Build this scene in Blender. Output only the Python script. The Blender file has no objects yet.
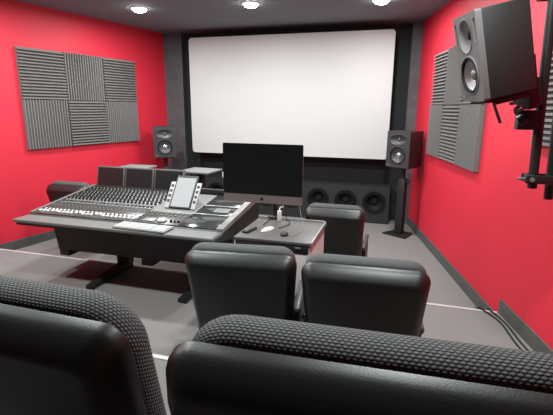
import bpy, bmesh, math, random
from mathutils import Vector, Matrix, Euler

random.seed(4)
S = bpy.context.scene
COL = S.collection
PI = math.pi

# ------------------------------------------------------------------ camera
F_PX = 420.0
pitch, yaw, roll = (math.radians(a) for a in (13.3, 16.4, 0.4))
fw = Vector((-math.sin(yaw) * math.cos(pitch), math.cos(yaw) * math.cos(pitch), -math.sin(pitch)))
rt = Vector((math.cos(yaw), math.sin(yaw), 0))
up = rt.cross(fw)
rt = (rt * math.cos(roll) + up * math.sin(roll)).normalized()
up = rt.cross(fw)
cam_data = bpy.data.cameras.new('camera')
cam = bpy.data.objects.new('camera', cam_data)
COL.objects.link(cam)
M4 = Matrix((rt, up, -fw)).transposed().to_4x4()
M4.translation = (0, 0, 1.70)
cam.matrix_world = M4
cam_data.sensor_fit = 'HORIZONTAL'
cam_data.sensor_width = 36
cam_data.lens = F_PX / 553 * 36
cam_data.clip_start = 0.02
S.camera = cam

# ------------------------------------------------------------------ world, exposure
W = bpy.data.worlds.new('world')
S.world = W
W.use_nodes = True
W.node_tree.nodes['Background'].inputs[0].default_value = (0.5, 0.52, 0.55, 1)
W.node_tree.nodes['Background'].inputs[1].default_value = 0.3
S.view_settings.view_transform = 'Standard'
S.view_settings.look = 'None'
S.view_settings.gamma = 1
S.view_settings.exposure = 0.42
LAMP_W = 31.0           # power of each ceiling downlight
CEIL = 2.88
DOWNLIGHTS = [(-3.20, 4.86), (-1.79, 4.97), (-0.33, 5.18),
              (-3.6, 3.3), (-1.85, 3.3), (-0.05, 3.3),
              (-3.8, 1.7), (-1.85, 1.7), (0.1, 1.7)]


# ------------------------------------------------------------------ materials
def mat(name, rgb, rough=0.5, metal=0.0, spec=0.5, bump=None, var=None, coat=0.0, emit=None, sheen=0.0):
    m = bpy.data.materials.new(name)
    m.use_nodes = True
    nt = m.node_tree
    b = nt.nodes['Principled BSDF']
    b.inputs['Base Color'].default_value = (*rgb, 1)
    b.inputs['Roughness'].default_value = rough
    b.inputs['Metallic'].default_value = metal
    b.inputs['Specular IOR Level'].default_value = spec
    b.inputs['Coat Weight'].default_value = coat
    b.inputs['Sheen Weight'].default_value = sheen
    tc = nt.nodes.new('ShaderNodeTexCoord')
    if var:                                   # (scale, amount)
        n = nt.nodes.new('ShaderNodeTexNoise')
        n.inputs['Scale'].default_value = var[0]
        n.inputs['Detail'].default_value = 4
        nt.links.new(tc.outputs['Object'], n.inputs['Vector'])
        r = nt.nodes.new('ShaderNodeValToRGB')
        a = var[1]
        r.color_ramp.elements[0].position = 0.3
        r.color_ramp.elements[1].position = 0.7
        r.color_ramp.elements[0].color = (*[c * (1 - a) for c in rgb], 1)
        r.color_ramp.elements[1].color = (*[min(1, c * (1 + a)) for c in rgb], 1)
        nt.links.new(n.outputs['Fac'], r.inputs['Fac'])
        nt.links.new(r.outputs['Color'], b.inputs['Base Color'])
    if bump:                                  # (scale, strength)
        n2 = nt.nodes.new('ShaderNodeTexNoise')
        n2.inputs['Scale'].default_value = bump[0]
        n2.inputs['Detail'].default_value = 3
        nt.links.new(tc.outputs['Object'], n2.inputs['Vector'])
        bp = nt.nodes.new('ShaderNodeBump')
        bp.inputs['Strength'].default_value = bump[1]
        bp.inputs['Distance'].default_value = 0.002
        nt.links.new(n2.outputs['Fac'], bp.inputs['Height'])
        nt.links.new(bp.outputs['Normal'], b.inputs['Normal'])
    if emit:
        b.inputs['Emission Color'].default_value = (*emit[0], 1)
        b.inputs['Emission Strength'].default_value = emit[1]
    return m


def mesh_fabric():
    """knitted spacer mesh: staggered loops, their thread glints painted pale on a dark ground (uses the UV map, metres)"""
    m = mat('mesh_fabric', (0.03, 0.03, 0.032), 0.75)
    nt = m.node_tree
    N, L = nt.nodes, nt.links
    b = N['Principled BSDF']
    uv = N.new('ShaderNodeUVMap')
    uv.uv_map = 'UVMap'
    sep = N.new('ShaderNodeSeparateXYZ')
    L.new(uv.outputs['UV'], sep.inputs[0])

    def mth(op, a, v=None, c=None):
        n = N.new('ShaderNodeMath')
        n.operation = op
        for i, s in enumerate((a, v, c)):
            if s is None:
                continue
            if isinstance(s, (int, float)):
                n.inputs[i].default_value = s
            else:
                L.new(s, n.inputs[i])
        return n.outputs[0]
    u = mth('DIVIDE', sep.outputs['X'], 0.0108)
    v = mth('DIVIDE', sep.outputs['Y'], 0.0068)
    row = mth('FLOOR', v)
    par = mth('MULTIPLY', mth('FLOORED_MODULO', row, 2.0), 0.5)
    fu = mth('SUBTRACT', mth('FRACT', mth('ADD', u, par)), 0.5)
    fv = mth('SUBTRACT', mth('FRACT', v), 0.5)
    d = mth('SQRT', mth('ADD', mth('POWER', mth('ABSOLUTE', mth('MULTIPLY', fu, 1.0)), 2.0),
                        mth('POWER', mth('ABSOLUTE', mth('MULTIPLY', fv, 0.95)), 2.0)))
    ramp = N.new('ShaderNodeMapRange')
    ramp.interpolation_type = 'SMOOTHSTEP'
    ramp.inputs['From Min'].default_value = 0.48
    ramp.inputs['From Max'].default_value = 0.18
    L.new(d, ramp.inputs['Value'])
    mix = N.new('ShaderNodeMix')
    mix.data_type = 'RGBA'
    mix.inputs[6].default_value = (0.022, 0.023, 0.024, 1)
    mix.inputs[7].default_value = (0.105, 0.11, 0.111, 1)
    L.new(ramp.outputs[0], mix.inputs[0])
    L.new(mix.outputs[2], b.inputs['Base Color'])
    bp = N.new('ShaderNodeBump')
    bp.inputs['Strength'].default_value = 0.8
    bp.inputs['Distance'].default_value = 0.003
    L.new(ramp.outputs[0], bp.inputs['Height'])
    L.new(bp.outputs['Normal'], b.inputs['Normal'])
    return m


MT = dict(
    red=mat('red_wall_paint', (0.57, 0.013, 0.034), 0.62, bump=(120, 0.08), var=(1.5, 0.03)),
    ceil=mat('grey_ceiling_paint', (0.175, 0.215, 0.238), 0.9, bump=(60, 0.05)),
    carpet=mat('grey_carpet', (0.18, 0.170, 0.165), 1.0, spec=0.1, bump=(400, 0.9), var=(160, 0.28)),
    black=mat('black_wall_paint', (0.016, 0.018, 0.02), 0.9, bump=(80, 0.05)),
    fabric=mat('grey_acoustic_fabric', (0.095, 0.092, 0.098), 0.95, spec=0.1, bump=(500, 0.4), var=(9, 0.12)),
    base=mat('dark_grey_skirting', (0.075, 0.072, 0.07), 0.5, var=(20, 0.1)),
    alu=mat('brushed_aluminium', (0.42, 0.415, 0.41), 0.5, 0.15, var=(60, 0.08)),
    screen=mat('white_projection_fabric', (0.51, 0.498, 0.495), 0.95, spec=0.05, bump=(900, 0.1)),
    foam=mat('grey_foam', (0.165, 0.156, 0.151), 1.0, spec=0.05, bump=(300, 0.5), var=(200, 0.12)),
    leather=mat('black_leather', (0.006, 0.0065, 0.006), 0.43, spec=0.5, bump=(260, 0.16)),
    arm=mat('sheen_grey_armrest', (0.06, 0.06, 0.06), 0.34, spec=0.6, bump=(300, 0.08)),  # grey base stands in for light caught by glossy black armrests
    mesh=mesh_fabric(),
    plastic=mat('matte_black_plastic', (0.012, 0.012, 0.012), 0.55, bump=(300, 0.05)),
    metal=mat('black_powder_coat', (0.009, 0.009, 0.01), 0.5, bump=(500, 0.08)),
    cab=mat('charcoal_speaker_lacquer', (0.022, 0.021, 0.022), 0.5, bump=(400, 0.06)),
    cab2=mat('dark_green_grey_lacquer', (0.011, 0.0135, 0.0125), 0.6, bump=(400, 0.06)),
    baffle=mat('dark_grey_baffle', (0.035, 0.035, 0.037), 0.42),
    baffle2=mat('mid_grey_baffle', (0.14, 0.14, 0.139), 0.5, bump=(400, 0.05)),
    cone=mat('dark_grey_cone', (0.055, 0.055, 0.058), 0.35, 0.2),
    cone2=mat('grey_metal_cone', (0.27, 0.27, 0.275), 0.38, 0.4),
    subcone=mat('matt_black_cone', (0.007, 0.007, 0.0075), 0.7, spec=0.2),
    sub=mat('black_subwoofer_lacquer', (0.014, 0.014, 0.015), 0.6, bump=(300, 0.06)),
    rubber=mat('black_rubber', (0.008, 0.008, 0.008), 0.75, spec=0.25),
    dome=mat('silver_dome', (0.5, 0.5, 0.52), 0.25, 0.8),
    console=mat('dark_console_metal', (0.009, 0.009, 0.009), 0.5, bump=(300, 0.05)),
    panel=mat('grey_channel_panel', (0.15, 0.148, 0.142), 0.5, var=(30, 0.06)),
    panel_dark=mat('charcoal_fader_panel', (0.05, 0.048, 0.047), 0.3),
    armpad=mat('grey_armrest_vinyl', (0.115, 0.115, 0.11), 0.55, bump=(300, 0.1)),
    gloss=mat('smoky_gloss_panel', (0.03, 0.031, 0.032), 0.12, spec=0.9, var=(5, 0.1)),
    white=mat('white_plastic', (0.62, 0.61, 0.60), 0.45),
    cream=mat('pale_grey_laminate', (0.60, 0.58, 0.56), 0.5, var=(3, 0.03)),
    tabletop=mat('dark_grey_table_laminate', (0.085, 0.08, 0.078), 0.42, var=(12, 0.08)),
    glass=mat('black_display_glass', (0.004, 0.005, 0.005), 0.28, spec=0.4),
    mdisp=mat('off_display', (0.012, 0.013, 0.014), 0.3, spec=0.5),
    frame=mat('grey_display_frame', (0.075, 0.073, 0.07), 0.45),
    chin=mat('warm_grey_aluminium', (0.23, 0.19, 0.19), 0.4, 0.5),
    tablet=mat('pale_control_screen', (0.16, 0.16, 0.16), 0.12, spec=0.8, emit=((0.9, 0.92, 0.95), 0.32)),  # screen emits an even pale grey
    lamp=mat('lit_lamp_diffuser', (0.9, 0.9, 0.9), 0.5, emit=((1.0, 0.98, 0.95), 30.0)),
    key=mat('pale_grey_key', (0.38, 0.38, 0.37), 0.5),
    keybase=mat('grey_keyboard_base', (0.22, 0.22, 0.215), 0.5),
    shelf=mat('pale_grey_shelf', (0.15, 0.148, 0.145), 0.5),
    knob=mat('black_knob', (0.012, 0.012, 0.012), 0.4),
    silver=mat('satin_silver', (0.30, 0.295, 0.29), 0.35, 0.5),
    cable_g=mat('pale_cable', (0.22, 0.215, 0.215), 0.5),
)


# ------------------------------------------------------------------ mesh helpers
def link(name, bm, m, parent=None, smooth=True, angle=0.6):
    me = bpy.data.meshes.new(name)
    bmesh.ops.recalc_face_normals(bm, faces=bm.faces)
    bm.to_mesh(me)
    bm.free()
    me.materials.append(m)
    if smooth:
        for p in me.polygons:
            p.use_smooth = True
        me.set_sharp_from_angle(angle=angle)
    o = bpy.data.objects.new(name, me)
    COL.objects.link(o)
    if parent is not None:
        o.parent = parent
    return o


def tag(o, label, cat, group=None):
    o['label'] = label
    o['category'] = cat
    if group:
        o['group'] = group
    return o


def thing(name, label, cat, loc=(0, 0, 0), rot=(0, 0, 0), group=None):
    o = bpy.data.objects.new(name, None)
    o.empty_display_size = 0.1
    COL.objects.link(o)
    o.location = loc
    o.rotation_euler = rot
    return tag(o, label, cat, group)


def struct(name, bm, m, **k):
    o = link(name, bm, m, **k)
    o['kind'] = 'structure'
    return o


def kids(o):
    return [c for c in COL.objects if c.parent == o]


def dup(o, parent=None):
    c = o.copy()
    COL.objects.link(c)
    if parent is not None:
        c.parent = parent
    for ch in kids(o):
        dup(ch, c)
    return c


def box(bm, x0, x1, y0, y1, z0, z1, bev=0.0, seg=2, mtx=None):
    r = bmesh.ops.create_cube(bm, size=1)
    vs = r['verts']
    for v in vs:
        v.co = Vector(((x0 + x1) / 2 + v.co.x * (x1 - x0), (y0 + y1) / 2 + v.co.y * (y1 - y0), (z0 + z1) / 2 + v.co.z * (z1 - z0)))
    if bev > 0:
        es = list({e for v in vs for e in v.link_edges})
        r2 = bmesh.ops.bevel(bm, geom=es, offset=bev, segments=seg, profile=0.5, affect='EDGES')
        vs = list({v for f in r2['faces'] for v in f.verts} | {v for v in vs if v.is_valid})
    if mtx is not None:
        bmesh.ops.transform(bm, matrix=mtx, verts=vs)
    return vs


def bx(*a, **k):
    bm = bmesh.new()
    box(bm, *a, **k)
    return bm


def prism(bm, pts, h0, h1, axis='z'):
    """polygon pts extruded; axis z: pts=(x,y); axis x: pts=(y,z); axis y: pts=(x,z)"""
    def P(p, h):
        return {'z': (p[0], p[1], h), 'x': (h, p[0], p[1]), 'y': (p[0], h, p[1])}[axis]
    a = [bm.verts.new(P(p, h0)) for p in pts]
    b = [bm.verts.new(P(p, h1)) for p in pts]
    n = len(pts)
    bm.faces.new(a[::-1])
    bm.faces.new(b)
    for i in range(n):
        bm.faces.new((a[i], a[(i + 1) % n], b[(i + 1) % n], b[i]))
    return a + b


def frame_from(a, b):
    d = (Vector(b) - Vector(a))
    return d.length, d.to_track_quat('Z', 'Y').to_matrix().to_4x4()


def cyl(bm, a, b, r0, r1=None, n=20):
    r1 = r0 if r1 is None else r1
    L, R = frame_from(a, b)
    R.translation = (Vector(a) + Vector(b)) / 2
    return bmesh.ops.create_cone(bm, cap_ends=True, segments=n, radius1=r0, radius2=r1, depth=L, matrix=R)['verts']


def tube(bm, pts, r, n=8, sub=6):
    """smooth tube through points (Catmull-Rom)"""
    P = [Vector(p) for p in pts]
    Q = []
    for i in range(len(P) - 1):
        p0, p1, p2, p3 = P[max(i - 1, 0)], P[i], P[i + 1], P[min(i + 2, len(P) - 1)]
        for k in range(sub):
            t = k / sub
            Q.append(0.5 * ((2 * p1) + (p2 - p0) * t + (2 * p0 - 5 * p1 + 4 * p2 - p3) * t * t + (3 * p1 - p0 - 3 * p2 + p3) * t ** 3))
    Q.append(P[-1])
    rings = []
    nrm = None
    for i, q in enumerate(Q):
        t = (Q[min(i + 1, len(Q) - 1)] - Q[max(i - 1, 0)]).normalized()
        if nrm is None:
            nrm = t.orthogonal().normalized()
        nrm = (nrm - t * nrm.dot(t)).normalized()
        bn = t.cross(nrm)
        rings.append([bm.verts.new(q + (nrm * math.cos(2 * PI * k / n) + bn * math.sin(2 * PI * k / n)) * r) for k in range(n)])
    for a, b in zip(rings, rings[1:]):
        for k in range(n):
            bm.faces.new((a[k], a[(k + 1) % n], b[(k + 1) % n], b[k]))
    bm.faces.new(rings[0][::-1])
    bm.faces.new(rings[-1])


def dish(bm, cx, cz, prof, n=40, sx=1.0, sz=1.0, y0=0.0):
    """lathe about a Y axis: prof = [(radius, y)...]; the first is the outer lip; y<0 is out of the baffle"""
    rings = []
    for r, y in prof:
        if r < 1e-6:
            rings.append([bm.verts.new((cx, y0 + y, cz))])
        else:
            rings.append([bm.verts.new((cx + sx * r * math.cos(2 * PI * k / n), y0 + y, cz + sz * r * math.sin(2 * PI * k / n))) for k in range(n)])
    for a, b in zip(rings, rings[1:]):
        for k in range(n):
            if len(b) == 1:
                bm.faces.new((a[k], a[(k + 1) % n], b[0]))
            elif len(a) == 1:
                bm.faces.new((a[0], b[(k + 1) % n], b[k]))
            else:
                bm.faces.new((a[k], a[(k + 1) % n], b[(k + 1) % n], b[k]))


def plate_holes(bm, outline, holes, y0, y1):
    """plate in XZ with holes, front at y0, back at y1"""
    loops = [outline] + holes
    fr, bk, edges = [], [], []
    for lp in loops:
        a = [bm.verts.new((p[0], y0, p[1])) for p in lp]
        b = [bm.verts.new((p[0], y1, p[1])) for p in lp]
        fr.append(a)
        bk.append(b)
        n = len(lp)
        for i in range(n):
            bm.faces.new((a[i], a[(i + 1) % n], b[(i + 1) % n], b[i]))
    es = []
    for a in fr:
        es += [bm.edges.get((a[i], a[(i + 1) % len(a)])) for i in range(len(a))]
    bmesh.ops.triangle_fill(bm, use_beauty=True, use_dissolve=False, edges=es)


def rrect(w, h, r, n=6, cx=0, cz=0):
    pts = []
    for sx, sz, a0 in ((1, 1, 0), (-1, 1, PI / 2), (-1, -1, PI), (1, -1, 1.5 * PI)):
        for k in range(n + 1):
            a = a0 + PI / 2 * k / n
            pts.append((cx + sx * (w / 2 - r) + r * math.cos(a), cz + sz * (h / 2 - r) + r * math.sin(a)))
    return pts


def ellipse(cx, cz, rx, rz, n=40):
    return [(cx + rx * math.cos(2 * PI * k / n), cz + rz * math.sin(2 * PI * k / n)) for k in range(n)]


# ------------------------------------------------------------------ room
def xl(y): return -4.32 + 0.205 * (y - 4.3)
def xr(y): return 0.752 - 0.213 * (y - 3.784)


YF, YB = 6.62, -1.6
E1, E2 = 3.40, 1.89            # front edges of the two raised floor levels
Z1, Z2 = 0.15, 0.30

bm = bmesh.new()
prism(bm, [(xl(YB) - .1, YB), (xr(YB) + .1, YB), (xr(YF) + .1, YF), (xl(YF) - .1, YF)], -0.1, 0.0)
struct('floor', bm, MT['carpet'], smooth=False)
bm = bmesh.new()
prism(bm, [(xl(YB), YB), (xr(YB), YB), (xr(E1), E1), (xl(E1), E1)], 0.0, Z1)
struct('floor_step', bm, MT['carpet'], smooth=False)
bm = bmesh.new()
prism(bm, [(xl(YB), YB), (xr(YB), YB), (xr(E2), E2), (xl(E2), E2)], Z1, Z2)
struct('floor_rear_step', bm, MT['carpet'], smooth=False)
bm = bmesh.new()
prism(bm, [(xl(YB) - .2, YB - .1), (xr(YB) + .2, YB - .1), (xr(YF) + .2, YF + .1), (xl(YF) - .2, YF + .1)], CEIL, CEIL + 0.1)
struct('ceiling', bm, MT['ceil'], smooth=False)
for nm, f, s in (('wall_left', xl, -1), ('wall_right', xr, 1)):
    bm = bmesh.new()
    prism(bm, [(f(YB), YB), (f(YF), YF), (f(YF) + s * .1, YF), (f(YB) + s * .1, YB)], 0, CEIL)
    struct(nm, bm, MT['red'], smooth=False)
struct('wall_front', bx(xl(YF) - .1, xr(YF) + .1, YF, YF + .1, 0, CEIL), MT['black'], smooth=False)
struct('wall_back', bx(xl(YB) - .1, xr(YB) + .1, YB - .1, YB, 0, CEIL), MT['fabric'], smooth=False)
# grey fabric returns in the two front corners
bm = bmesh.new()
prism(bm, [(xl(6.5), 6.5), (-3.54, 6.5), (-3.54, YF), (xl(YF), YF)], 0, CEIL)
struct('trim_1', bm, MT['fabric'], smooth=False)
bm = bmesh.new()
prism(bm, [(0.035, 6.5), (xr(6.5), 6.5), (xr(YF), YF), (0.035, YF)], 0, CEIL)
struct('trim_2', bm, MT['fabric'], smooth=False)
# skirting follows the floor levels
for nm, f, s in (('baseboard_left', xl, 1), ('baseboard_right', xr, -1)):
    bm = bmesh.new()
    for ya, yb, z in ((E1, 6.5, 0), (E2, E1 - .004, Z1), (YB, E2 - .004, Z2)):
        prism(bm, [(f(ya), ya), (f(yb), yb), (f(yb) + s * .014, yb), (f(ya) + s * .014, ya)], z, z + 0.115)
    struct(nm, bm, MT['base'], smooth=False)
# metal nosing strips
for nm, y, z in (('trim_3', E1, Z1), ('trim_4', E2, Z2)):
    bm = bmesh.new()
    box(bm, xl(y) + .02, xr(y) - .02, y - .028, y + .004, z, z + .004)
    box(bm, xl(y) + .02, xr(y) - .02, y, y + .004, z - .028, z + .002)
    struct(nm, bm, MT['alu'], smooth=False)


# ------------------------------------------------------------------ projection screen
t = thing('projection_screen', 'large white projection screen with rounded corners on the black front wall', 'projection screen', (-1.745, 6.3, 0))
w, z0, z1 = 3.12, 0.985, 2.755
bm = bmesh.new()
prism(bm, rrect(w, z1 - z0, 0.05, 6, 0, (z0 + z1) / 2), 0, 0.03, 'y')
link('screen_fabric', bm, MT['screen'], t, angle=0.5)
bm = bmesh.new()
for a in (-1, 1):
    box(bm, a * 1.3 - .05, a * 1.3 + .05, .03, .32, 1.2, 2.55)
box(bm, -1.35, 1.35, .03, .12, 1.2, 1.3)
box(bm, -1.35, 1.35, .03, .12, 2.45, 2.55)
link('mounting_frame', bm, MT['metal'], t, smooth=False)

# ------------------------------------------------------------------ ceiling downlights
lab = {0: 'round recessed downlight nearest the red left wall, above the front speakers',
       1: 'round recessed downlight in the ceiling before the middle of the screen',
       2: 'round recessed downlight in the ceiling before the right half of the screen'}
for i, (x, y) in enumerate(DOWNLIGHTS):
    t = thing('downlight', lab.get(i, 'round recessed ceiling downlight above the raised seating rows'), 'ceiling light', (x, y, CEIL), group='ceiling downlights')
    bm = bmesh.new()
    dish(bm, 0, 0, [(0.105, 0), (0.105, 0.006), (0.088, 0.012), (0.082, 0.004), (0.082, 0)])
    bmesh.ops.rotate(bm, verts=bm.verts, matrix=Matrix.Rotation(-PI / 2, 3, 'X'))
    link('trim_ring', bm, MT['white'], t)
    bm = bmesh.new()
    dish(bm, 0, 0, [(0.086, 0.002), (0.084, 0.016), (0.070, 0.034), (0.04, 0.045), (0, 0.049)])  # dome enlarged to imitate bloom and spread glow on the ceiling
    bmesh.ops.rotate(bm, verts=bm.verts, matrix=Matrix.Rotation(-PI / 2, 3, 'X'))
    link('diffuser', bm, MT['lamp'], t)
    ld = bpy.data.lights.new('lamp', 'AREA')
    ld.shape = 'DISK'
    ld.size = 0.15
    ld.energy = LAMP_W
    ld.color = (0.93, 1.0, 0.995)
    lo = bpy.data.objects.new('lamp', ld)
    COL.objects.link(lo)
    lo.parent = t
    lo.location = (0, 0, -0.054)


# ------------------------------------------------------------------ acoustic foam
def foam_mesh(horizontal, T=0.592, n=16, base=0.018, tooth=0.030):
    bm = bmesh.new()
    p = T / n
    prof = [(0, 0), (0, -base)]
    for k in range(n):
        prof += [(p * (k + .18), -base - tooth), (p * (k + .52), -base - tooth), (p * (k + .70), -base)]
        if k < n - 1:
            prof.append((p * (k + 1), -base))
    prof += [(T, -base), (T, 0)]
    if horizontal:
        vs = prism(bm, [(y, z) for z, y in prof], 0, T, 'x')
    else:
        vs = prism(bm, prof, 0, T, 'z')
    me = bpy.data.meshes.new('foam')
    bmesh.ops.recalc_face_normals(bm, faces=bm.faces)
    bm.to_mesh(me)
    bm.free()
    me.materials.append(MT['foam'])
    return me


FH, FV = foam_mesh(True), foam_mesh(False)


def foam_tile(f, wall, dist0, k, z, horiz, label, group, sx=1.0):
    """wall: (point, unit direction); tile k along it"""
    p, d = wall
    q = Vector((-d[1] * -.002, d[0] * -.002, 0)) + Vector((p[0] + d[0] * (dist0 + k * 0.6 * sx), p[1] + d[1] * (dist0 + k * 0.6 * sx), z))
    o = bpy.data.objects.new('foam_tile', FH if horiz else FV)
    COL.objects.link(o)
    o.location = q
    o.rotation_euler = (0, 0, math.atan2(d[1], d[0]))
    o.scale = (sx, 1, 1)
    return tag(o, label, 'acoustic foam', group)


dl = Vector((0.205, 1)).normalized()
dr = Vector((0.213, -1)).normalized()
WL = ((xl(4.07), 4.07), dl)
WR = ((xr(5.67), 5.67), dr)
pos = {0: 'front', 1: 'middle', 2: 'far'}
for r, zz in ((0, 1.19), (1, 1.785)):
    for k in range(3):
        h = (k + r) % 2 == 1
        foam_tile(None, WL, 0, k, zz, h, '%s grey foam tile, %s ridges, %s of its three, on the red left wall' % (
            'upper' if r else 'lower', 'level' if h else 'upright', ('nearest', 'middle', 'furthest')[k]), 'foam tiles on the left wall')
for r, zz in ((0, 1.155), (1, 1.75)):
    for k in range(3):
        h = (k + r) % 2 == 1
        foam_tile(None, WR, 0, k, zz, h, '%s grey foam tile, %s ridges, %s of its three, on the red right wall' % (
            'upper' if r else 'lower', 'level' if h else 'upright', ('furthest', 'middle', 'nearest')[k]), 'foam tiles on the right wall', .89)
WR2 = ((xr(3.22), 3.22), dr)
foam_tile(None, WR2, 0, 0, 1.475, True, 'grey foam tile with level ridges behind the black speaker pole, lower one', 'foam tiles behind the speaker pole')
foam_tile(None, WR2, 0, 0, 2.07, False, 'grey foam tile with upright ridges behind the black speaker pole, upper one', 'foam tiles behind the speaker pole')

# ------------------------------------------------------------------ subwoofer bank
t = thing('subwoofer_bank', 'long low black subwoofer cabinet with round drivers under the screen', 'subwoofer', (0, 6.35, 0))
SX0, SX1, SH = -3.40, -0.115, 0.565
cx = [-0.335 - .43 * k for k in range(8)]
bm = bmesh.new()
plate_holes(bm, [(SX0, 0.0), (SX1, 0.0), (SX1, SH), (SX0, SH)], [ellipse(x, 0.325, .165, .165) for x in cx], 0, 0.02)
link('front_panel', bm, MT['sub'], t, angle=0.4)
bm = bmesh.new()
box(bm, SX0, SX1, 0.15, 0.262, 0, SH)
box(bm, SX0, SX1, 0.02, 0.15, SH - .02, SH)
box(bm, SX0, SX1, 0.02, 0.15, 0, .02)
box(bm, SX0, SX0 + .02, 0.02, 0.15, 0.02, SH - .02)
box(bm, SX1 - .02, SX1, 0.02, 0.15, 0.02, SH - .02)
link('cabinet', bm, MT['sub'], t, smooth=False)
for x in cx:
    bm = bmesh.new()
    dish(bm, x, .325, [(.175, 0), (.175, -.008), (.160, -.010), (.148, .004)])
    d = link('driver', bm, MT['rubber'], t)
    bm = bmesh.new()
    dish(bm, x, .325, [(.149, .004), (.140, -.012), (.126, -.010), (.118, .006), (.06, .06), (.055, .05), (.03, .038), (0, .034)])
    link('cone', bm, MT['subcone'], d)


# ------------------------------------------------------------------ two-way studio speakers
def studio_speaker(root, w, h, d, bm_cab, bm_baf, m_cone, wr, wz, tz, wave=(.12, .075), slots=False):
    """front at y=0, base at z=0, facing -y"""
    link('cabinet', bx(-w / 2, w / 2, .03, d, 0, h, bev=.008), bm_cab, root)
    holes = [ellipse(0, wz, wr, wr), ellipse(0, tz, *wave)]
    if slots:
        holes += [rrect(.016, .105, .007, 4, s * (w / 2 - .022), h - .085) for s in (-1, 1)]
    bm = bmesh.new()
    plate_holes(bm, rrect(w, h, .012, 4, 0, h / 2), holes, 0, .03)
    b = link('baffle', bm, bm_baf, root, angle=0.4)
    # woofer: frame ring, rubber surround, cone, dust cap
    bm = bmesh.new()
    dish(bm, 0, wz, [(wr * 1.08, 0), (wr * 1.08, -.004), (wr, -.005), (wr * .97, .004)])
    wf = link('woofer', bm, bm_baf, root)
    bm = bmesh.new()
    dish(bm, 0, wz, [(wr * .98, .004), (wr * .93, -.006), (wr * .86, -.004), (wr * .83, .006)])
    link('surround', bm, MT['rubber'], wf)
    bm = bmesh.new()
    dish(bm, 0, wz, [(wr * .84, .005), (wr * .6, .016), (wr * .34, .028)])
    link('cone', bm, m_cone, wf)
    bm = bmesh.new()
    dish(bm, 0, wz, [(wr * .34, .029), (wr * .31, .020), (wr * .2, .012), (0, .008)])
    link('dust_cap', bm, m_cone if slots else MT['dome'], wf)
    # tweeter in its waveguide
    bm = bmesh.new()
    sx, sz = wave
    dish(bm, 0, tz, [(1.02, -.002), (.96, -.003), (.8, .008), (.55, .018), (.36, .024), (.24, .026)], sx=sx, sz=sz)
    tw = link('waveguide', bm, bm_baf, root)
    bm = bmesh.new()
    rr = min(sx, sz) * .34
    dish(bm, 0, tz, [(rr * 1.25, .026), (rr * 1.0, .025), (rr * .8, .018), (rr * .4, .013), (0, .012)])
    link('tweeter', bm, MT['rubber'] if slots else MT['cone'], tw)
    if slots:
        for s in (-1, 1):
            bm = bmesh.new()
            box(bm, s * (w / 2 - .022) - .012, s * (w / 2 - .022) + .012, .026, .03, h - .14, h - .03)
            link('port_slot', bm, MT['rubber'], root, smooth=False)
    bm = bmesh.new()
    box(bm, -w / 2 + .02, -w / 2 + .055, -.002, .001, .022, .032)
    link('badge', bm, MT['silver'], root, smooth=False)
    return root


def speaker_stand(label, loc, rz, height, cable=True):
    t = thing('speaker_stand', label, 'speaker stand', loc, (0, 0, rz), 'stands of the front speakers')
    bm = bmesh.new()
    prism(bm, [(-.18, -.13), (.18, -.13), (.13, .15), (-.13, .15)], 0, .022)
    bmesh.ops.bevel(bm, geom=list(bm.edges), offset=.006, segments=2, affect='EDGES')
    link('base_plate', bm, MT['metal'], t)
    bm = bmesh.new()
    box(bm, -.055, .055, -.03, .05, .022, height - .16, bev=.012)
    link('column', bm, MT['metal'], t)
    bm = bmesh.new()
    cyl(bm, (0, .01, height - .2), (0, .01, height - .012), .032)
    link('inner_tube', bm, MT['metal'], t)
    link('top_plate', bx(-.13, .13, -.1, .13, height - .014, height, bev=.003), MT['metal'], t)
    bm = bmesh.new()
    cyl(bm, (.05, .01, height - .2), (.085, .01, height - .2), .018)
    link('knob', bm, MT['plastic'], t)
    return t


SR = (0.045, 5.86, math.radians(-31))
SL = (-3.575, 5.9, math.radians(31))
speaker_stand('black column speaker stand beside the right end of the subwoofers', (SR[0], SR[1], 0), SR[2], .950)
speaker_stand('black column speaker stand behind the console, by the red left wall', (SL[0], SL[1], 0), SL[2], .945)
for (x, y, a), z, lb in ((SR, .952, 'dark studio speaker on a stand right of the projection screen'),
                         (SL, .947, 'dark studio speaker on a stand left of the projection screen')):
    f = Vector((math.sin(a), -math.cos(a)))           # facing
    t = thing('studio_speaker', lb, 'speaker', (x + f.x * .17, y + f.y * .17, z), (0, 0, a), 'front studio speakers')
    studio_speaker(t, .335, .47, .33, MT['cab'], MT['baffle'], MT['cone'], .112, .158, .36, (.132, .072))

# ------------------------------------------------------------------ surround speaker high on the right
SPK_LOC, SPK_ROT = (0.328, 2.362, 1.739), (0.235, 0.008, -1.281)
t = thing('surround_speaker', 'large grey-fronted black speaker tilted down on a bracket above the right chairs', 'speaker', SPK_LOC, SPK_ROT)
studio_speaker(t, .242, .414, .251, MT['cab2'], MT['baffle2'], MT['cone2'], .088, .128, .312, (.068, .082), slots=True)

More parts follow.
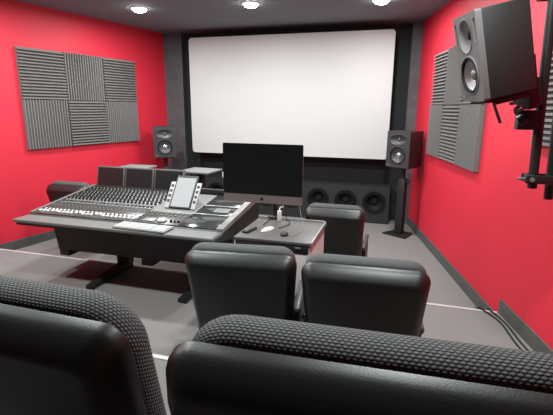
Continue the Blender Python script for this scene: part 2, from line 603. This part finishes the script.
# its pole and bracket
t = thing('speaker_pole_mount', 'black pole with clamps and bracket holding the tilted speaker, at the right wall', 'speaker mount', (0, 0, 0))
bm = bmesh.new()
cyl(bm, (.683, 2.5, 1.295), (.630, 2.5, CEIL), .0235, n=24)
link('pole', bm, MT['metal'], t)
bm = bmesh.new()
cyl(bm, (.775, 2.53, 1.235), (.735, 2.53, 2.35), .022, n=24)
link('wall_tube', bm, MT['metal'], t)
for z, dx in ((1.345, 0), (2.25, -.045)):
    bm = bmesh.new()
    box(bm, .64 + dx, .80 + dx, 2.462, 2.482, z - .022, z + .022, bev=.004)
    box(bm, .64 + dx, .80 + dx, 2.552, 2.567, z - .022, z + .022, bev=.004)
    box(bm, .645 + dx, .662 + dx, 2.47, 2.56, z - .022, z + .022, bev=.004)
    c = link('clamp', bm, MT['metal'], t)
    bm = bmesh.new()
    cyl(bm, (.605 + dx, 2.49, z), (.645 + dx, 2.49, z), .007, n=12)
    link('bolt', bm, MT['silver'], c)
    bm = bmesh.new()
    cyl(bm, (.668 + dx, 2.452, z), (.668 + dx, 2.463, z), .012, n=6)
    link('nut', bm, MT['silver'], c)
for z in (1.45, 2.1):
    bm = bmesh.new()
    box(bm, .75, xr(2.53), 2.515, 2.545, z - .02, z + .02)
    box(bm, xr(2.53) - .012, xr(2.53) - .002, 2.46, 2.6, z - .07, z + .07)
    link('wall_bracket', bm, MT['metal'], t, smooth=False)
MS = Matrix.Translation(SPK_LOC) @ Euler(SPK_ROT).to_matrix().to_4x4()


def in_spk(bm):
    bmesh.ops.transform(bm, matrix=MS, verts=bm.verts)
    return bm


bm = bmesh.new()
box(bm, -.1, .1, .03, .25, -.016, -.001, bev=.003)
box(bm, .09, .105, .05, .22, -.03, -.006, bev=.003)
link('cradle', in_spk(bm), MT['metal'], t)
bm = bmesh.new()
box(bm, -.05, .07, .235, .30, -.085, .05, bev=.006)
box(bm, -.03, .03, .252, .31, -.1, .16, bev=.006)
link('tilt_block', in_spk(bm), MT['metal'], t)
bm = bmesh.new()
tube(bm, [(.10, .05, -.01), (.105, .055, -.05), (.105, .07, -.12)], .0075, sub=4)
link('lever', in_spk(bm), MT['metal'], t)
for (y, z, ax) in ((.150, -.042, 'a'), (.155, -.082, 'b')):
    bm = bmesh.new()
    if ax == 'a':
        cyl(bm, (.1, y, z - .006), (.1, y, z + .006), .024, n=16)
        cyl(bm, (.1, y, z + .006), (.1, y, z + .032), .006, n=10)
    else:
        cyl(bm, (.1, y - .004, z), (.1, y + .01, z), .021, n=16)
        cyl(bm, (.1, y + .01, z), (.06, y + .06, z), .006, n=10)
    link('clamp_knob', in_spk(bm), MT['plastic'], t)
bm = bmesh.new()
box(bm, .565, .665, 2.46, 2.54, 1.60, 1.70, bev=.006)
cyl(bm, (.565, 2.46, 1.64), (.60, 2.455, 1.66), .03, n=16)
link('pole_clamp', bm, MT['metal'], t)


# ------------------------------------------------------------------ cinema chairs
def outline(wt, wb, z0, z1, rt_, rb, ins=0.0, n=7, ns=4):
    """rounded trapezoid in (x,z), ccw starting at the top right corner; straight sides subdivided"""
    pts = []
    ht, hb = wt / 2 - ins, wb / 2 - ins
    a, b = z0 + ins, z1 - ins
    rt_ = max(rt_ - ins * .6, .006)
    rb = max(rb - ins * .6, .006)
    for hw, z, r, sx, sz, a0 in ((ht, b, rt_, 1, 1, 0), (ht, b, rt_, -1, 1, PI / 2), (hb, a, rb, -1, -1, PI), (hb, a, rb, 1, -1, 1.5 * PI)):
        for k in range(n + 1):
            an = a0 + PI / 2 * k / n
            pts.append(Vector((sx * (hw - r) + r * math.cos(an), 0, z - sz * r + r * math.sin(an))))
    res = []
    for i, p in enumerate(pts):
        q = pts[(i + 1) % len(pts)]
        res.append(p)
        if (q - p).length > 0.08:
            for k in range(1, ns):
                res.append(p.lerp(q, k / ns))
    return res


def loft(bm, rings, uvscale=True):
    """rings: lists of Vectors (same count). Caps both ends. UV = (length along ring, length across)"""
    uvl = bm.loops.layers.uv.new('UVMap')
    V = [[bm.verts.new(p) for p in r] for r in rings]
    n = len(V[0])
    mid = rings[len(rings) // 2]
    us = [0]
    for i in range(n):
        us.append(us[-1] + (mid[(i + 1) % n] - mid[i]).length)
    vs = [0]
    for a, b in zip(rings, rings[1:]):
        vs.append(vs[-1] + (b[5] - a[5]).length)
    for j in range(len(V) - 1):
        for i in range(n):
            k = (i + 1) % n
            f = bm.faces.new((V[j][i], V[j][k], V[j + 1][k], V[j + 1][i]))
            for lp, uv in zip(f.loops, ((us[i], vs[j]), (us[i + 1], vs[j]), (us[i + 1], vs[j + 1]), (us[i], vs[j + 1]))):
                lp[uvl].uv = uv
    for r in (V[0][::-1], V[-1]):
        f = bm.faces.new(r)
        for lp in f.loops:
            lp[uvl].uv = (lp.vert.co.x, lp.vert.co.z)


def pan(bm, prof, wt, wb, z0, z1, rt_, rb, lean, pivot):
    """prof: [(y, inset)] from back (small y) to front"""
    R = Matrix.Rotation(lean, 3, 'X')
    rings = []
    for y, ins in prof:
        rings.append([R @ (p + Vector((0, y, 0)) - pivot) + pivot for p in outline(wt, wb, z0, z1, rt_, rb, ins)])
    loft(bm, rings)


def make_chair(label, group, wt=.555, wb=.505, seat_hw=.245, seat_h=.37, arms=True, rad=.075):
    t = thing('cinema_chair', label, 'chair', (0, 0, 0), (0, 0, 0), group)
    piv = Vector((0, 0.16, 0.36))
    lean = math.radians(13)
    bm = bmesh.new()
    pan(bm, [(.000, .048), (.002, .042), (.010, .030), (.050, .008), (.060, .003), (.072, 0), (.090, 0), (.095, .004)], wt, wb, .27, .838, .055, .05, lean, piv)
    link('back_shell', bm, MT['leather'], t, angle=0.5)
    bm = bmesh.new()
    pr = []
    for k in range(13):
        a = PI * k / 12
        pr.append((.090 + .042 - .042 * math.cos(a), .026 * (1 - math.sin(a) ** .8) + (.0 if k < 12 else .02)))
    pan(bm, pr, wt - .02, wb, .30, .855, rad, .05, lean, piv)
    link('back_cushion', bm, MT['mesh'], t, angle=1.2)
    TL = Matrix.Translation((0, .265, .36)) @ Matrix.Rotation(math.radians(6), 4, 'X')      # seat tipped up
    link('seat', bx(-seat_hw, seat_hw, -.055, .05, -.03, seat_h, bev=.04, seg=4, mtx=TL), MT['mesh'], t, angle=1.2)
    link('seat_pan', bx(-seat_hw + .01, seat_hw - .01, .045, .075, -.02, seat_h - .02, bev=.012, mtx=TL), MT['leather'], t)
    ax = .268 if arms else seat_hw - .03
    az = .42 if arms else .34
    for q in (-1, 1):
        bm = bmesh.new()
        prism(bm, [(.14, az), (.52 if arms else .34, az - .02), (.50 if arms else .34, .0), (.20, .0)], q * ax - .016, q * ax + .016, 'x')
        bmesh.ops.bevel(bm, geom=list(bm.edges), offset=.008, segments=2, affect='EDGES')
        link('side_panel', bm, MT['plastic'], t)
        if arms:
            link('armrest', bx(q * .268 - .022, q * .268 + .022, .10, .53, .415, .455, bev=.018, seg=4), MT['arm'], t)
    link('seat_beam', bx(-ax, ax, .24, .33, .20, .29, bev=.01), MT['plastic'], t)
    return t


CH = [  # x, y, z, rotz, scale, label
    (-0.13, 1.965, Z1, 4, 1.0, 'black leather chair on the middle level, right of its neighbour, before the pale table'),
    (-0.785, 1.99, Z1, 8, 0.99, 'black leather chair on the middle level standing before the console right end'),
    (-0.53, 3.64, 0, 0, 1.03, 'black leather chair low on the floor right of the pale side table'),
    (-3.62, 3.86, 0, 0, 1.03, 'black leather chair at the console left end, by the red wall'),
    (-0.008, 0.73, Z2, 2.6, 1.153, 'big foreground chair at the right with grey mesh cushion above a black leather back'),
    (-0.985, 0.735, Z2, -1.0, 1.15, 'big foreground chair cut off at the left edge, grey mesh cushion over black leather'),
]
proto = wide = None
for x, y, z, a, s, lb in CH:
    if s < 1.1:
        if proto is None:
            proto = c = make_chair(lb, 'black cinema chairs')
        else:
            c = dup(proto)
    elif wide is None:
        wide = c = make_chair(lb, 'big foreground chairs', .75, .72, .165, .24, False, .11)
    else:
        c = dup(wide)
    c['label'] = lb
    c.location = (x, y, z)
    c.rotation_euler = (0, 0, math.radians(a))
    c.scale = (s * (1.11 if z == Z1 else .94 if z == 0 else 1), s, s)

# ------------------------------------------------------------------ mixing console
CX0, CX1 = -3.13, -1.27
def zp(y): return 0.782 + 0.122 * (y - 2.86)


t = con = thing('mixing_console', 'large grey mixing console with faders, knobs and small screens, left of the table', 'mixing console', (0, 0, 0))
bm = bmesh.new()
prism(bm, [(2.70, .715), (2.70, .735), (2.86, zp(2.86) - .006), (3.70, zp(3.70) - .006), (3.74, .86), (3.74, .62), (3.1, .58), (3.05, .66)], CX0 + .01, CX1 - .01, 'x')
link('chassis', bm, MT['console'], con, angle=0.3)
bm = bmesh.new()
box(bm, CX0, CX1, 2.675, 2.865, .738, .770, bev=.012, seg=4)
link('armrest', bm, MT['armpad'], con)
# lower trough with its brackets
bm = bmesh.new()
prism(bm, [(CX0 + .03, .66), (CX1 - .03, .66), (CX1 - .06, .385), (CX0 + .075, .385)], 3.06, 3.55, 'y')
tr = link('lower_housing', bm, MT['console'], con, angle=0.3)
for x in (-3.02, -2.12, -1.55):
    link('bracket', bx(x - .05, x + .06, 3.08, 3.4, .315, .386, bev=.004), MT['console'], tr)
for s in (0, 1):                                       # side rails
    x0 = (CX0 if s == 0 else CX1 - .055)
    bm = bmesh.new()
    prism(bm, [(2.86, zp(2.86) - .02), (2.86, zp(2.86) + .010), (3.70, zp(3.70) + .010), (3.72, zp(3.70) - .005), (3.72, zp(3.7) - .04)], x0, x0 + .055 - .025 * (1 - s), 'x')
    link('side_rail', bm, MT['armpad'] if s == 0 else MT['silver'], con, angle=0.3)
for x in (-2.52, -1.62):                                # T legs on the raised floor
    bm = bmesh.new()
    box(bm, x - .06, x + .06, 3.27, 3.37, Z1 + .06, .62, bev=.006)
    lg = link('leg', bm, MT['metal'], con)
    bm = bmesh.new()
    prism(bm, [(2.80, Z1), (3.39, Z1), (3.39, Z1 + .07), (3.25, Z1 + .085), (2.80, Z1 + .035)], x - .04, x + .04, 'x')
    bmesh.ops.bevel(bm, geom=list(bm.edges), offset=.006, segments=2, affect='EDGES')
    link('foot', bm, MT['metal'], lg)

SLOPE = math.atan(.122)


def on_panel(x, y, h=0.0):
    M = Matrix.Rotation(SLOPE, 4, 'X')
    M.translation = Vector((x, y, zp(y))) + Vector((0, -math.sin(SLOPE), math.cos(SLOPE))) * h
    return M


def pbox(bm, x, y, w, d, h, h0=0.0, bev=0.0):
    return box(bm, -w / 2, w / 2, -d / 2, d / 2, h0, h0 + h, bev=bev, mtx=on_panel(x, y))


def slab(name, x0, x1, y0, y1, m, th=.006, parent=None):
    bm = bmesh.new()
    ym = (y0 + y1) / 2
    pbox(bm, (x0 + x1) / 2, ym, x1 - x0, (y1 - y0) / math.cos(SLOPE), th, -.004, bev=.0015)
    return link(name, bm, m, parent or con)


KX0, KX1, NCH = -3.085, -2.085, 24
pitch_x = (KX1 - KX0) / NCH
slab('fader_panel', KX0, KX1, 2.868, 3.165, MT['panel_dark'])
slab('meter_strip', KX0, KX1, 3.168, 3.235, MT['panel'])
kp = slab('knob_panel', KX0, KX1, 3.238, 3.645, MT['panel'])
CHX = [KX0 + pitch_x * (i + .5) for i in range(NCH)]
# first one of each control, then copies
bm = bmesh.new(); box(bm, -.0095, .0095, -.015, .015, .002, .017, bev=.003); fd = bm
fader_me = bpy.data.meshes.new('fader_cap'); fd.to_mesh(fader_me); fd.free(); fader_me.materials.append(MT['white'])
bm = bmesh.new(); box(bm, -.009, .009, -.009, .009, .002, .009, bev=.002)
btn_me = bpy.data.meshes.new('button'); bm.to_mesh(btn_me); bm.free(); btn_me.materials.append(MT['white'])
gbtn_me = btn_me.copy(); gbtn_me.materials[0] = MT['armpad']
bm = bmesh.new(); box(bm, -.012, .012, -.014, .014, .002, .010, bev=.002)
led_me = bpy.data.meshes.new('channel_display'); bm.to_mesh(led_me); bm.free(); led_me.materials.append(MT['mdisp'])
bm = bmesh.new(); cyl(bm, (0, 0, .001), (0, 0, .020), .0125, .010, n=12)
knob_me = bpy.data.meshes.new('knob'); bm.to_mesh(knob_me); bm.free(); knob_me.materials.append(MT['knob'])
bm = bmesh.new(); cyl(bm, (0, 0, .001), (0, 0, .014), .008, .006, n=10)
sk_me = bpy.data.meshes.new('small_knob'); bm.to_mesh(sk_me); bm.free(); sk_me.materials.append(MT['silver'])


def put(name, me, x, y, parent=None):
    o = bpy.data.objects.new(name, me)
    COL.objects.link(o)
    o.parent = parent or con
    o.matrix_local = on_panel(x, y)
    return o


for i, x in enumerate(CHX):
    put('fader_cap', fader_me, x, 2.915 + random.choice((0, 0, 0, .012, .02)))
    put('button', btn_me, x + .006, 2.972)
    put('small_knob', sk_me, x, 3.075)
    put('channel_display', led_me, x, 3.20)
for i, x in enumerate(CHX):
    for r in range(4):
        put('knob', knob_me, x + (.010 if r % 2 else -.006), 3.268 + r * .046)
bm = bmesh.new()
for i, x in enumerate(CHX):
    for r in range(4, 8):
        vs = cyl(bm, (0, 0, .001), (0, 0, .020), .0125, .010, n=10)
        bmesh.ops.transform(bm, matrix=on_panel(x + (.010 if r % 2 else -.006), 3.268 + r * .046), verts=vs)
o = link('upper_knobs', bm, MT['knob'], con)
o['kind'] = 'stuff'
bm = bmesh.new()
for x in CHX:
    pbox(bm, x, 3.02, .003, .20, .001, .002)
fs = link('fader_slots', bm, MT['knob'], con, smooth=False)
fs['kind'] = 'stuff'
bm = bmesh.new()
for x in CHX[1:]:
    pbox(bm, x - pitch_x / 2, 3.44, .0015, .40, .001, .002)
link('channel_lines', bm, MT['panel_dark'], con, smooth=False)
# centre section
slab('centre_panel', -2.08, -1.665, 2.868, 3.12, MT['panel_dark'])
slab('centre_upper_panel', -2.08, -1.665, 3.123, 3.645, MT['panel'])
for k in range(2):
    for i in range(9):
        put('button', gbtn_me, -2.05 + i * .045, 3.09 - k * .045)
bm = bmesh.new()
dish(bm, 0, 0, [(.042, 0), (.042, .014), (.036, .018), (.02, .015), (0, .014)])
bmesh.ops.rotate(bm, verts=bm.verts, matrix=Matrix.Rotation(PI / 2, 3, 'X'))
bmesh.ops.transform(bm, matrix=on_panel(-1.84, 2.93), verts=bm.verts)
link('jog_wheel', bm, MT['silver'], con)
bm = bmesh.new()
pbox(bm, -1.96, 2.935, .11, .07, .006, .002, bev=.003)
link('trackpad', bm, MT['silver'], con)
for i in range(3):
    put('knob', knob_me, -1.76 + i * .035, 2.93)
# right flat wing of smoked gloss panels
slab('gloss_panel', -1.66, -1.335, 2.868, 3.13, MT['gloss'])
slab('gloss_panel', -1.66, -1.335, 3.15, 3.34, MT['gloss'])
slab('gloss_panel', -1.66, -1.335, 3.36, 3.645, MT['gloss'])
slab('divider', -1.66, -1.335, 3.132, 3.148, MT['silver'], th=.012)
slab('divider', -1.66, -1.335, 3.342, 3.358, MT['silver'], th=.012)
bm = bmesh.new()
pbox(bm, -1.44, 3.245, .14, .10, .008, .002, bev=.003)
link('touch_pad', bm, MT['armpad'], con)
# three small screens along the back
for i, x in enumerate((-2.91, -2.565, -2.22)):
    Mx = Matrix.Translation((x, 3.675, zp(3.675) - .004)) @ Matrix.Rotation(math.radians(-12), 4, 'X')
    bm = bmesh.new()
    box(bm, -.168, .168, 0, .035, 0, .222, bev=.006)
    bmesh.ops.transform(bm, matrix=Mx, verts=bm.verts)
    d = link('meter_display', bm, MT['frame'], con)
    bm = bmesh.new()
    box(bm, -.152, .152, -.003, .002, .02, .207)
    bmesh.ops.transform(bm, matrix=Mx, verts=bm.verts)
    link('screen', bm, MT['mdisp'], d, smooth=False)
bm = bmesh.new()
box(bm, -2.04, -1.36, 3.66, 3.70, zp(3.66) - .01, zp(3.66) + .05, bev=.005)
link('rear_ledge', bm, MT['console'], con)
# tilted control display with button strips
Mt = Matrix.Translation((-1.835, 3.20, zp(3.2) + .015)) @ Matrix.Rotation(math.radians(-37), 4, 'X')
bm = bmesh.new()
box(bm, -.105, .105, 0, .022, 0, .325, bev=.006)
bmesh.ops.transform(bm, matrix=Mt, verts=bm.verts)
d = link('control_display', bm, MT['plastic'], con)
bm = bmesh.new()
box(bm, -.090, .090, -.003, .002, .014, .300)
bmesh.ops.transform(bm, matrix=Mt, verts=bm.verts)
s_ = link('screen', bm, MT['tablet'], d, smooth=False)
s_['label'] = 'pale screen'
bm = bmesh.new()
box(bm, -.05, .05, .03, .06, .0, .30)
bmesh.ops.transform(bm, matrix=Mt, verts=bm.verts)
box(bm, -1.90, -1.77, 3.24, 3.45, zp(3.3) - .01, zp(3.3) + .06)
link('display_support', bm, MT['console'], d, smooth=False)
for s in (-1, 1):
    bm = bmesh.new()
    box(bm, s * .128 - .022, s * .128 + .022, .004, .02, 0, .26, bev=.003)
    bmesh.ops.transform(bm, matrix=Mt, verts=bm.verts)
    st = link('button_strip', bm, MT['key'], con)
    for k in range(4):
        bm = bmesh.new()
        box(bm, s * .128 - .011, s * .128 + .011, -.004, .005, .06 + k * .05, .082 + k * .05, bev=.002)
        bmesh.ops.transform(bm, matrix=Mt, verts=bm.verts)
        link('button', bm, MT['knob'], st)

# keyboard lying on the armrest
t = thing('keyboard', 'flat grey computer keyboard lying on the console armrest', 'keyboard', (-1.905, 2.755, .7745), (math.radians(2), 0, math.radians(-2)))
link('base', bx(-.235, .235, -.075, .075, .0, .014, bev=.004), MT['keybase'], t)
kb_me = {}
for r in range(5):
    for k in range(20):
        wx = .0215
        if 'k' not in kb_me:
            bm = bmesh.new()
            box(bm, -.009, .009, -.0105, .0105, 0, .005, bev=.0015)
            me = bpy.data.meshes.new('key')
            bm.to_mesh(me)
            bm.free()
            me.materials.append(MT['key'])
            kb_me['k'] = me
        o = bpy.data.objects.new('key', kb_me['k'])
        COL.objects.link(o)
        o.parent = t
        o.location = (-.217 + k * .0222 + (.009 if k > 14 else 0), -.055 + r * .0265, .0138)

# ------------------------------------------------------------------ pale shelves on stands behind the console
for i, (x, y, a, lb) in enumerate(((-3.05, 4.35, 2, 'empty stand with pale grey top behind the leftmost console screens'),
                                   (-2.19, 4.35, -4, 'empty stand with pale grey top behind the tilted console display'),
                                   (-1.66, 4.22, 24, 'empty stand with pale grey top half hidden behind the desktop computer'))):
    t = thing('equipment_stand', lb, 'stand', (x, y, 0), (0, 0, math.radians(a)), 'empty stands behind the console')
    link('top_plate', bx(-.19, .19, -.17, .17, .985, 1.005, bev=.004), MT['shelf'], t)
    bm = bmesh.new()
    box(bm, -.035, .035, -.035, .035, .02, .985)
    link('column', bm, MT['metal'], t, smooth=False)
    link('base_plate', bx(-.15, .15, -.15, .15, 0, .02, bev=.004), MT['metal'], t)

# ------------------------------------------------------------------ side table
TX0, TX1, TY0, TY1, TZ = -1.075, -.535, 2.60, 3.15, .83
t = thing('side_table', 'pale side cabinet with dark grey top between the console and the far right chair', 'table', ((TX0 + TX1) / 2, (TY0 + TY1) / 2, Z1))
hx, hy, hz = (TX1 - TX0) / 2, (TY1 - TY0) / 2, TZ - Z1
link('table_top', bx(-hx, hx, -hy, hy, hz - .022, hz, bev=.004), MT['tabletop'], t)
bm = bmesh.new()
box(bm, -hx, hx, hy, hy + .014, hz - .03, hz + .012, bev=.003)
box(bm, hx, hx + .014, -hy, hy + .014, hz - .03, hz + .006, bev=.003)
link('edge_trim', bm, MT['silver'], t)
bm = bmesh.new()
box(bm, hx - .02, hx, -hy + .01, hy, 0, hz - .024)
box(bm, -hx, -hx + .02, -hy + .01, hy, 0, hz - .024)
box(bm, -hx + .02, hx - .02, hy - .02, hy, 0, hz - .024)
link('carcass', bm, MT['cream'], t, smooth=False)
link('drawer', bx(-hx + .01, hx - .01, -hy + .004, -hy + .05, hz - .075, hz - .026, bev=.003), MT['plastic'], t)
bm = bmesh.new()
box(bm, hx - .10, hx - .06, -hy - .004, -hy + .005, hz - .046, hz - .034, bev=.002)
link('handle', bm, MT['silver'], t)
link('door', bx(-hx + .022, hx - .022, -hy + .012, -hy + .03, .02, hz - .08, bev=.002), MT['cream'], t)

# ------------------------------------------------------------------ all-in-one computer on an arm
MX, MY = -1.05, 3.15
t = thing('desktop_computer', 'black all-in-one computer screen above the side table, turned off', 'computer', (MX, MY, TZ))
bz0, bz1 = .952 - TZ, 1.428 - TZ
bm = bmesh.new()
prism(bm, rrect(.665, bz1 - bz0, .012, 4, 0, (bz0 + bz1) / 2), .002, .012, 'y')
link('housing', bm, MT['chin'], t, angle=0.5)
bm = bmesh.new()
prism(bm, rrect(.665, bz1 - bz0 - .068, .010, 4, 0, (bz0 + .068 + bz1) / 2), -.002, .003, 'y')
link('display', bm, MT['glass'], t, angle=0.5)
bm = bmesh.new()
prism(bm, [(-.332, bz0), (.332, bz0), (.332, bz0 + .066), (-.332, bz0 + .066)], -.001, .003, 'y')
ch = link('chin', bm, MT['chin'], t, smooth=False)
# round fruit emblem in the middle of the chin
bm = bmesh.new()
ez = bz0 + .032
body = []
for k in range(40):
    a = 2 * PI * k / 40
    r = .0125 * (1 + .07 * math.cos(2 * a)) * (1 - .20 * math.exp(-((a - PI / 2) / .28) ** 2) - .10 * math.exp(-((a - 1.5 * PI) / .25) ** 2))
    p = Vector((r * math.cos(a), r * math.sin(a) * 1.02))
    b = p - Vector((.0155, .001))
    if b.length < .0062:
        p = Vector((.0155, .001)) + b.normalized() * .0062
    body.append((p.x, p.y + ez))
prism(bm, body, -.0025, -.0009, 'y')
leaf = [(.000 + .0062 * s, ez + .0125 + .0068 * s + o_) for s, o_ in ((0, 0), (.35, .0022), (1, .0008), (.65, -.0022))]
prism(bm, leaf, -.0025, -.0009, 'y')
link('emblem', bm, MT['glass'], ch, smooth=False)
bm = bmesh.new()
prism(bm, rrect(.50, .32, .1, 6, 0, (bz0 + bz1) / 2), .012, .04, 'y')
link('rear_bulge', bm, MT['chin'], t, angle=0.5)
bm = bmesh.new()
box(bm, -.06, .06, .04, .065, .2, .32, bev=.005)
cyl(bm, (0, .06, .26), (.09, .075, .26), .02, n=14)
cyl(bm, (.09, .075, -.05), (.09, .075, .30), .018, n=16)
link('monitor_arm', bm, MT['metal'], t)
bm = bmesh.new()
box(bm, .055, .125, .016, .105, -.06, -.03, bev=.004)
box(bm, .055, .125, -.03, .03, .014, .022, bev=.003)
box(bm, .055, .125, .016, .03, -.05, .022)
link('arm_clamp', bm, MT['metal'], t)

# ------------------------------------------------------------------ small things on the side table
t = thing('remote_control', 'slim black remote control lying at the left of the table top', 'remote control', (-1.015, 2.76, TZ + .0005), (0, 0, math.radians(-12)))
link('body', bx(-.022, .022, -.07, .07, 0, .016, bev=.004), MT['plastic'], t)
link('face', bx(-.016, .016, -.06, .06, .0155, .018, bev=.001), MT['frame'], t)
t = thing('wireless_mouse', 'white wireless mouse lying in the middle of the table top', 'mouse', (-.893, 2.81, TZ + .0005), (0, 0, math.radians(-24)))
bm = bmesh.new()
bmesh.ops.create_uvsphere(bm, u_segments=24, v_segments=12, radius=1)
for v in bm.verts:
    v.co = Vector((v.co.x * .027, v.co.y * .068, max(v.co.z, -.15) * .022 + .0033))
link('shell', bm, MT['white'], t)
t = thing('black_mouse', 'small round black mouse with a cord near the table front', 'mouse', (-.745, 2.73, TZ + .0005), (0, 0, 0))
bm = bmesh.new()
bmesh.ops.create_uvsphere(bm, u_segments=24, v_segments=12, radius=1)
for v in bm.verts:
    v.co = Vector((v.co.x * .028, v.co.y * .036, max(v.co.z, -.15) * .026 + .0039))
link('shell', bm, MT['plastic'], t)
bm = bmesh.new()
cyl(bm, (-.004, .016, .0245), (.004, .016, .0245), .006, n=12)
link('wheel', bm, MT['silver'], t)
bm = bmesh.new()
tube(bm, [(.02, .0, .006), (.06, .0, .004), (.09, .08, .004), (.085, .20, .004), (.06, .32, .004), (.04, .375, .02), (.02, .405, .07), (.01, .414, .115)], .0022, n=6)
link('cord', bm, MT['cable_g'], t)
t = thing('charging_cable', 'thin dark cable looping across the back of the table top', 'cable', (0, 0, 0))
bm = bmesh.new()
tube(bm, [(-.965, 2.93, TZ + .0045), (-.97, 3.0, TZ + .0045), (-.965, 3.07, TZ + .004), (-.95, 3.11, TZ + .02), (-.935, 3.125, TZ + .06), (-.925, 3.135, TZ + .11)], .0028, n=6)
tube(bm, [(-.83, 2.88, TZ + .0045), (-.80, 2.95, TZ + .0045), (-.785, 3.02, TZ + .0045), (-.80, 3.08, TZ + .004), (-.83, 3.11, TZ + .01), (-.84, 3.13, TZ + .05), (-.85, 3.138, TZ + .11)], .0028, n=6)
link('cord', bm, MT['rubber'], t)
t = thing('power_adapter', 'white plug adapter standing at the table back under the computer screen', 'adapter', (-.885, 3.09, TZ + .0005), (0, 0, .2))
link('body', bx(-.016, .016, -.016, .016, 0, .085, bev=.005), MT['white'], t)
bm = bmesh.new()
tube(bm, [(0, 0, .083), (.002, .005, .10), (.012, .018, .112), (.024, .03, .105), (.026, .035, .115)], .004, n=8)
link('cord', bm, MT['white'], t)

# ------------------------------------------------------------------ cables along the right wall
for i, (off, lb) in enumerate(((.045, 'black cable on the carpet along the right wall, the one nearest the skirting'),
                               (.085, 'black cable on the carpet along the right wall, the outer one'))):
    bm = bmesh.new()
    pts = []
    if i == 0:
        pts += [(xr(3.75) - .035, 3.75, .006), (xr(3.5) - .06, 3.47, .02), (xr(3.44) - .07, 3.43, .15), (xr(3.38) - .07, 3.38, Z1 + .012)]
    else:
        pts += [(xr(3.6) - .2, 3.414, .012), (xr(3.42) - .16, 3.41, .155), (xr(3.37) - .12, 3.37, Z1 + .010)]
    for y in (3.2, 2.9, 2.6, 2.3, 2.0):
        pts.append((xr(y) - off - .012 * math.sin(y * 9 + i), y, Z1 + .0065))
    tube(bm, pts, .006, n=8)
    tag(link('cable', bm, MT['rubber']), lb, 'cable', 'cables along the right wall')
